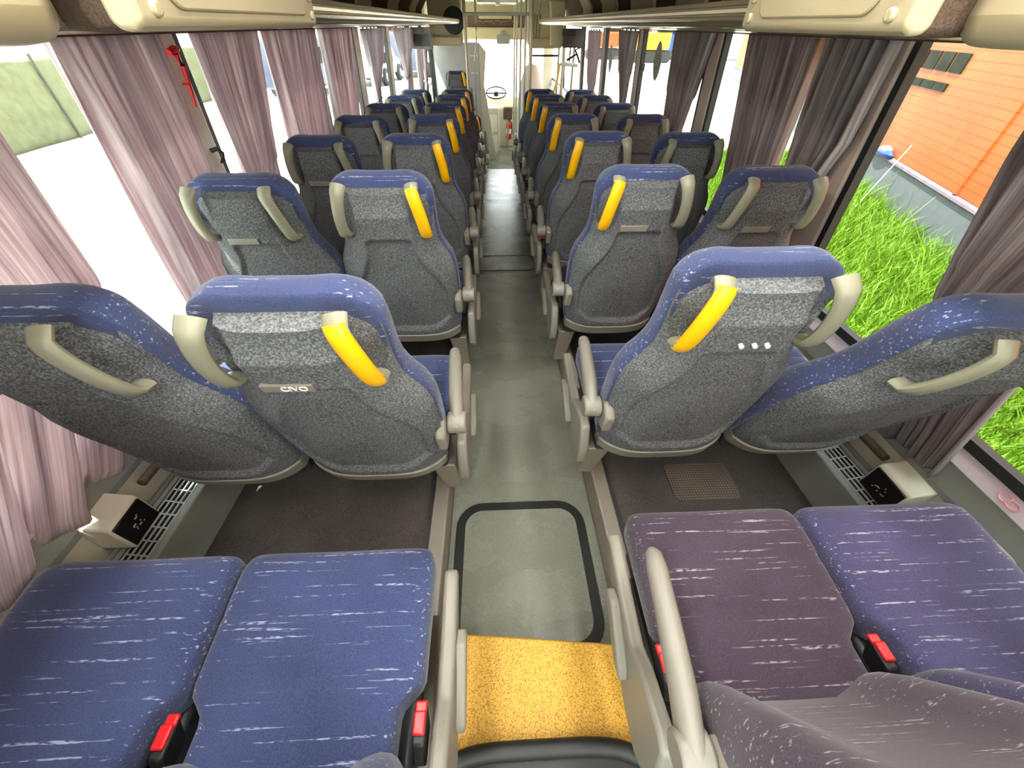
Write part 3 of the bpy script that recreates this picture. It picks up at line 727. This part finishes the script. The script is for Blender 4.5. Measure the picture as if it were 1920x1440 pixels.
# dashboard and driver's things
t = thing('dashboard', 'white dashboard below the windscreen', 'dashboard', (0, YF-.3, 0))
MB().prism([(-.25, LOW), (.25, LOW), (.25, .16), (.1, .24), (-.05, .23), (-.25, .05)], -.9, .95, 'x').build('console', 'creamlt', t, bevel=.02)
MB().prism(rrect(.18, .9, -.02, .10, .02), -.27, -.24, 'y').build('glove_panel', 'cream', t, bevel=.01)
t = thing('steering_wheel', 'black steering wheel ahead of the grey partition', 'wheel', (.02, YF-.62, .33))
t.rotation_euler = (math.radians(-35), 0, 0)
MB().tube([(.2*math.cos(k*PI/16), .2*math.sin(k*PI/16), 0) for k in range(33)], .012, 8, cap=False).build('rim', 'black', t)
MB().cyl((0, 0, -.02), .05, .04).box(-.19, .19, -.012, .012, -.012, .004).build('hub', 'black', t)
t = thing('ticket_cabinet', 'white cabinet with hinged doors left of the front aisle', 'cabinet', (.0, 8.9, LOW))
MB().box(-.30, .06, 0, .55, 0, .80).build('body', 'creamlt', t, bevel=.02)
MB().box(-.26, .02, -.012, 0, .42, .70).build('door', 'white', t, bevel=.006)
MB().box(-.26, .02, -.012, 0, .08, .36).build('door', 'white', t, bevel=.006)
t = thing('ticket_machine', 'brown ticket machine on a post by the front door', 'machine', (.25, 9.6, -.1))
MB().box(-.09, .09, -.05, .05, 0, .20).build('body', 'brown', t, bevel=.01)
MB().box(-.02, .02, -.02, .02, -.5, 0).build('post', 'steel', t)
t = thing('fire_extinguisher', 'red fire extinguisher mounted under the windscreen near the front door', 'extinguisher', (.275, 9.68, -.47))
MB().rings([[(r*math.cos(k*PI/10), r*math.sin(k*PI/10), z) for k in range(20)] for r, z in ((.05, 0), (.06, .02), (.06, .26), (.045, .30), (.02, .32), (.02, .34))]).build('cylinder', 'red', t)
MB().box(-.03, .03, -.015, .07, .34, .37).build('valve', 'black', t, bevel=.006)
MB().tube([(.02, .0, .34), (.065, -.03, .28), (.07, -.03, .1)], .01, 8).build('hose', 'black', t)
MB().cyl((0, 0, .15), .0615, .09).build('sticker', 'white', t)
# partition behind the driver (left)
t = thing('driver_partition', 'tall light grey partition on the left behind the driver', 'partition', (0, 8.62, 0))
MB().box(-1.12, -.27, 0, .03, LOW, 1.12).build('panel', 'lightgrey', t, bevel=.01)
MB().prism([(-.27, 1.12), (-.15, 1.0), (-.20, .55), (-.08, -.1), (.0, LOW), (-.27, LOW)], .0, .05, 'y').build('curved_wing', 'creamlt', t, bevel=.01)
for z in (.95, .72): MB().box(-.42, -.30, -.006, 0, z-.008, z+.008).build('label_strip', 'white', t)
MB().box(-1.12, -1.05, -.01, 0, LOW, 1.1).build('edge_seal', 'black', t)
# overhead pods left and right at the front
for s, sn in ((-1, 'left'), (1, 'right')):
    t = thing('overhead_pod', 'rounded cream overhead pod at the front, %s of the aisle' % sn, 'pod', (s*.76 if s < 0 else .76, 8.35 if s < 0 else 7.6, 0))
    y0 = 0
    MB().prism(rrect(-.28, .25, 1.10, 1.78, .07), .0, .5, 'y').build('body', 'cream', t, bevel=.03, seg=3)
    for e in (.04, .085, .13):
        P = [(-s*x if s > 0 else x, -.004, z) for x, z in ((.24-e, 1.12), (.24-e, 1.45), (.20-e, 1.58), (.10-e, 1.68), (-.05-e, 1.73))]
        MB().tube(P, .006, 6).build('rib', 'creamlt', t)
    MB().prism(rrect(-.27, .24, 1.085, 1.20, .05), -.06, .02, 'y').build('bottom_lip', 'cream', t, bevel=.02)
MB().cyl((-.63, 8.25, 1.38), .165, .06, 'y', 36).build('convex_mirror', 'black', bevel=.02, seg=3)
tag(bpy.data.objects['convex_mirror'], 'big round black disc behind the end of the left rack', 'mirror')
# fold-down screens
t = thing('folding_screen', 'grey fold-down screen under the left rack', 'screen', (-1.0, 7.0, 1.09))
MB().prism([(-.13, 0), (.14, 0), (.14, .22), (-.15, .22)], 0, .10, 'y').build('housing', 'greyp', t, bevel=.012)
MB().prism([(-.10, .03), (.11, .03), (.10, .15), (-.12, .15)], -.006, 0, 'y').build('display', 'screen', t)
MB().box(-.15, .02, -.03, 0, .16, .22).build('hinge_cover', 'greyp', t, bevel=.008)
t = thing('monitor', 'dark grey monitor with black slot under the right rack', 'screen', (1.03, 6.75, 1.12))
MB().box(-.14, .13, 0, .10, 0, .19).build('housing', 'frame', t, bevel=.01)
MB().box(-.16, .02, -.02, .02, .12, .19).build('slot', 'black', t, bevel=.006)
t = thing('bracket_box', 'cream bracket box with screw heads beside the right monitor', 'box', (.80, 6.85, 1.12))
MB().prism([(-.06, .02), (.09, 0), (.10, .45), (-.10, .45)], 0, .12, 'y').build('body', 'cream', t, bevel=.015)
for x, z in ((-.03, .06), (.0, .10), (.03, .06), (.05, .10)): MB().cyl((x, -.004, z), .008, .01, 'y', 12).build('screw', 'steel', t)
# grab poles
def pole(path, r, lab, mat='steel'):
    tag(MB().tube(path, r, 14).build('grab_pole', mat), lab, 'pole', 'grab poles at the front')
pole([(-.405, 6.95, 1.85), (-.40, 6.95, .6), (-.40, 6.95, LOW)], .022, 'thick vertical grab pole at the left front, beside the round black disc')
pole([(-.27, 7.3, 1.85), (-.265, 7.3, 1.35), (-.27, 7.3, 1.15), (-.31, 7.3, .95), (-.31, 7.3, -.2)], .013, 'thin cranked grab pole right of the thick left pole')
pole([(.465, 6.9, 1.85), (.475, 6.9, .5), (.475, 6.9, LOW)], .026, 'thickest vertical grab pole at the right front, nearest the right rack end')
for k, (x, y, lab) in enumerate(((.43, 7.4, 'grab pole just left of the thickest right pole'), (.40, 8.0, 'middle grab pole of the right front cluster'), (.37, 8.6, 'slim grab pole second from left in the right front cluster'), (.36, 9.2, 'slim grab pole leftmost in the right front cluster'))):
    pole([(x, y, 1.85), (x, y, LOW)], .016, lab)
pole([(-.41, 6.93, 1.44), (.48, 6.93, 1.445)], .018, 'horizontal grab rail across the aisle ceiling')
pole([(.47, 7.2, 1.02), (.9, 7.2, 1.02)], .012, 'short dark horizontal rail at the right front window', 'frame')
pole([(.9, 7.2, 1.35), (.9, 7.2, LOW)], .014, 'vertical post carrying the yellow diagonal rail')
pole([(.81, 7.0, .55), (.88, 7.0, .78), (.90, 7.0, .95)], .014, 'yellow diagonal handrail at the front right', 'yellow')
pole([(1.10, 7.1, 1.3), (1.10, 7.1, LOW)], .018, 'grey vertical post beside the door gear')
pole([(1.0, 7.4, 1.3), (1.0, 7.4, LOW)], .022, 'pale broad post of the front right door')
t = thing('door_gear', 'white tubular door opener with dark linkage at the front right', 'door opener', (1.05, 7.0, .93))
MB().tube([(-.14, 0, .015), (.10, 0, -.005)], .022, 12).build('cylinder', 'white', t)
MB().tube([(-.06, 0, .05), (.08, 0, .12), (.13, .02, .02), (.05, 0, .16), (.14, 0, .2)], .014, 8).build('linkage', 'black', t)
MB().tube([(-.02, 0, .03), (-.02, 0, .26)], .01, 8).build('rod', 'frame', t)
# roof hatch
t = thing('roof_hatch', 'white roof hatch with pull handle at the top of the aisle', 'hatch', (.06, 8.95, 1.645))
struct(MB().box(-1.0, 1.0, 8.3, YF, 1.645, 1.85).build('ceiling', 'creamlt', bevel=.02))
n_ = rrect(-.34, .34, -.34, .34, .08); i_ = rrect(-.26, .26, -.26, .26, .05); n = len(n_)
MB().rings([[(x, y, 0) for x, y in n_], [(x, y, -.05) for x, y in n_], [(x, y, -.06) for x, y in i_], [(x, y, -.02) for x, y in i_]], cap=False).build('frame', 'white', t)
MB().box(-.27, .27, -.27, .27, -.022, -.012).build('lid', 'creamlt', t)
MB().box(-.05, .05, -.27, .27, -.05, -.02).build('cross_bar', 'greyp', t, bevel=.01)
MB().cyl((0, -.30, -.07), .04, .03).build('knob', 'white', t, bevel=.01)
# front passenger seat under a white cover (right)
t = thing('guide_seat', 'seat under a white head cover at the front right', 'seat', (.60, 8.2, LOW))
MB().rings([[(w*math.cos(k*PI/10), d*math.sin(k*PI/10), z) for k in range(20)] for w, d, z in ((.22, .09, .4), (.23, .09, .9), (.20, .085, 1.2), (.13, .08, 1.4), (.09, .06, 1.47), (.03, .03, 1.49))]).build('head_cover', 'white', t)
MB().box(-.22, .22, .0, .45, .35, .48).build('cushion', 'blue', t, bevel=.03)
MB().box(-.15, .15, .1, .35, 0, .35).build('pedestal', 'frame', t, bevel=.02)
# window stickers
def leaf(y, z, w, h, lab):
    P = [(w*math.sin(PI*k/20)**.6*sg, (k/20-.5)*h) for sg, ks in ((1, range(0, 21)), (-1, range(19, 0, -1))) for k in ks]
    mb = MB(); n = len(P)
    mb.add([(xw(z+q)-e, y+p, z+q) for e in (.004, .0065) for p, q in P], [tuple(range(n)), tuple(range(n, 2*n))[::-1]]+[(k, (k+1) % n, n+(k+1) % n, n+k) for k in range(n)])
    t = mb.build('window_sticker', 'oval', smooth=False); tag(t, lab, 'sticker', 'grey oval stickers on right windows')
    mk = MB()
    for dz in (.03, .015, -.04): mk.box(xw(z)-.0105, xw(z)-.008, y-w*.4, y+w*.4, z+dz, z+dz+.004)
    mk.build('print', 'frame', t, smooth=False)
leaf(3.71, 1.15, .085, .235, 'larger grey leaf shaped sticker on the right window glass')
leaf(5.21, 1.09, .075, .235, 'smaller looking grey leaf shaped sticker on the farther right window')
tag(MB().box(xw(1.09)-.008, xw(1.09)-.004, 4.0, 4.06, 1.07, 1.12).build('window_label', 'oval'), 'small grey rectangular label beside the larger leaf sticker', 'sticker')

# ================================================================ OUTSIDE
struct(MB().box(-60, 60, -40, 110, -1.3, -1.0).build('ground', 'yard', smooth=False))
# building, face turned 19 degrees from the bus
ang = math.radians(19); dv = Vector((math.sin(ang), math.cos(ang), 0)); nv = Vector((-dv.y, dv.x, 0)); B0 = Vector((6.12, 4.75, 0))
bld = thing('orange_building', 'orange clad building on a grey plinth outside the right windows', 'building', (B0.x, B0.y, 0), rz=-ang)
# local: +Y along the face to the front, +X away from the bus
MB().box(.02, 5, -8, 26, -.36, 4.2).build('cladding', 'orange', bld, smooth=False)
MB().box(.0, 4.9, -8.1, 26, -1.3, -.42).build('plinth', 'concrete', bld, smooth=False)
MB().prism([(-.03, -.42), (-.02, -.39), (.06, -.34), (.06, -.42)], -8.1, 26, 'y').build('ledge', 'ledge', bld, smooth=False)
for y in (.75, 6.8, -5.3): MB().box(-.005, .03, y, y+.07, -.36, 4.2).build('joint_strip', 'orange', bld)
for k in range(5): MB().box(-.004, .05, 2.45+k*.42, 2.80+k*.42, .84, 1.07).build('window', 'darkwin', bld)
for k in range(3): MB().box(-.004, .05, 2.60+k*.40, 2.98+k*.40, .61, .71).build('window', 'darkwin', bld)
# rag on the ledge and leaning stick
t = tag(MB().rings([[(.0+w*math.cos(k*PI/6), 1.0*0+h*1.2*math.sin(k*PI/6), z) for k in range(12)] for w, h, z in ((.06, .26, 0), (.07, .28, .04), (.05, .2, .09))]).build('rag', M['vblue']), 'blue and pink rag lying on the building ledge', 'rag')
pq = B0+dv*3.2; t.location = (pq.x-.03, pq.y, -.37); t.rotation_euler = (0, 0, -ang)
o = MB().rings([[(w*math.cos(k*PI/6), h*math.sin(k*PI/6), z) for k in range(12)] for w, h, z in ((.06, .17, .05), (.065, .18, .10), (.03, .1, .13))]).build('pink_fold', 'pink', t)
pq = B0+dv*1.9
tag(MB().tube([(pq.x-.7, pq.y+.05, -1.0), (pq.x-.04, pq.y+.35, -.05)], .007, 8).build('stick', 'lightgrey'), 'thin stick leaning on the grey plinth', 'stick')
pq = B0+dv*.75
tag(MB().tube([(pq.x-.5, pq.y+.1, -1.0), (pq.x-.04, pq.y+.2, -.45)], .005, 8).build('stick', 'tarp'), 'shorter dry stem against the grey plinth, right of the thin stick', 'stick')
# grass
def grass():
    mb = MB(); r = random.Random(3)
    def face_x(y): return B0.x+(y-B0.y)*math.tan(ang)
    for k in range(30000):
        y = r.uniform(-.5, 10.5); x1 = face_x(y)-.05; x = x1-(r.random()**.8)*(x1-1.9)
        hmax = .10+.16*sm((x-2.6)/2.2)
        h = hmax*(.5+r.random()); 
        if r.random() < .006: h *= 2.6
        a = r.random()*6.28; w = .006+.008*r.random(); lx, ly = r.gauss(0, .45)*h, r.gauss(0, .45)*h
        c, s_ = math.cos(a)*w, math.sin(a)*w
        mb.add([(x-c, y-s_, -1.01), (x+c, y+s_, -1.01), (x+lx*.45+c*.7, y+ly*.45+s_*.7, -1+h*.62), (x+lx*.45-c*.7, y+ly*.45-s_*.7, -1+h*.62), (x+lx, y+ly, -1+h)], [(0, 1, 2, 3), (3, 2, 4)])
    me = mb.build('grass', 'grass', smooth=False); tag(me, 'bright green long grass between the bus and the grey plinth', 'grass'); stuff(me)
grass()
mb = MB(); mb.add([(1.8, -3, -.995), (4.6, -3, -.995), (9.2, 11, -.995), (1.8, 11, -.995), (1.8, -3, -1.01), (4.6, -3, -1.01), (9.2, 11, -1.01), (1.8, 11, -1.01)], [(0, 1, 2, 3), (4, 7, 6, 5), (0, 4, 5, 1), (1, 5, 6, 2), (2, 6, 7, 3), (3, 7, 4, 0)])
struct(mb.build('lawn_soil', 'grass', smooth=False))
# fence with tarp on the left
t = thing('tarp_fence', 'fence covered with pale green tarpaulin outside the nearest left window', 'fence', (-11.4, 11, -1.0), rz=0)
mb = MB().grid(80, 14, lambda u, v: (.03*math.sin(40*u+2*v)+.02*math.sin(17*v), -6+16*u, .02+1.62*v+.03*math.sin(12*u)*(1-v))); mb.build('tarp', 'tarp', t, angle=180, solid=.01)
for k in range(7): MB().tube([(.08, -6+2.6*k, 0), (.08, -6+2.6*k, 1.75)], .03, 8).build('post', 'steelpost', t)
mb = MB()
for k in range(3): mb.tube([(-.06, -6, .35+.5*k), (-.06, 10, .35+.5*k)], .012, 6)
mb.build('rail', 'steelpost', t)
tag(MB().box(-16, -13.2, 9, 30, -1, 1.3).build('container', 'silver', bevel=.03), 'pale grey container standing behind the tarp fence', 'container')
# parked vehicles
def vehicle(x, y, rz, L_, H_, W_, mat, lab, cat, cab=True):
    t = thing('parked_'+cat, lab, cat, (x, y, -1.0), rz=rz)
    prof = [(-L_/2, .35), (L_/2, .35), (L_/2, .9 if cab else H_), (L_/2-.9 if cab else L_/2, 1.05 if cab else H_), (L_/2-1.5 if cab else L_/2-.1, H_), (-L_/2+.1, H_), (-L_/2, H_-.2)]
    MB().prism(prof, -W_/2, W_/2, 'y').build('body', mat, t, bevel=.08)
    for sx in (-L_/2+.8, L_/2-.8):
        for sy in (-W_/2, W_/2):
            w = MB().cyl((sx, sy, .35), .35, .22, 'y', 24).build('wheel', 'tyre', t, bevel=.03)
            MB().cyl((sx, sy*1.06, .35), .18, .16, 'y', 18).build('hubcap', 'silver', w)
    for sy in (-1, 1):
        MB().box(-L_/2+.4, L_/2-1.7, sy*W_/2-.01, sy*W_/2+.01, H_*.58, H_*.85).build('side_window', 'darkwin', t)
    return t
vehicle(-7.9, 22.0, 1.4, 4.6, 1.9, 1.8, 'van', 'dark blue grey van parked beyond the left windows', 'van')
vehicle(-6.2, 26.5, 1.5, 4.4, 1.5, 1.8, 'silver', 'silver car parked ahead of the dark van on the left', 'car')
vehicle(-4.5, 31.0, 1.5, 4.8, 2.0, 1.9, 'van', 'blue grey van farthest along the left side', 'van')
vehicle(24.5, 46.0, .1, 11, 3.2, 2.4, 'white', 'white truck trailer far outside the right windows', 'trailer', False)
vehicle(17.0, 47.0, .1, 2.6, 3.0, 2.4, 'vblue', 'blue truck cab in front of the white trailer', 'truck', False)
def machine(x, y, mat, lab):
    t = thing('excavator', lab, 'machine', (x, y, -1.0))
    MB().prism(rrect(-1.6, 1.6, 0, .8, .35), -.5, .5, 'y').build('tracks', 'tyre', t, bevel=.05)
    MB().box(-1.4, 1.2, -.8, .8, .85, 1.9).build('body', mat, t, bevel=.1)
    MB().box(.2, 1.3, -.7, .2, 1.9, 3.0).build('cab', 'darkwin', t, bevel=.08)
    MB().tube([(.9, .4, 1.5), (2.4, .4, 3.6), (4.0, .4, 2.6)], .25, 8).build('boom', mat, t)
    MB().tube([(4.0, .4, 2.8), (4.3, .4, .9)], .2, 8).build('stick', mat, t)
    MB().prism([(3.9, .2), (4.8, .2), (4.9, .9), (4.1, 1.1)], .0, .8, 'y').build('bucket', mat, t, bevel=.04)
machine(13.4, 42, 'vyellow', 'yellow digging machine beyond the right windows')
machine(10.2, 46, 'vorange', 'orange digging machine beyond the farther right window')
machine(-9.4, 44, 'vorange', 'orange digging machine beyond the left windows')
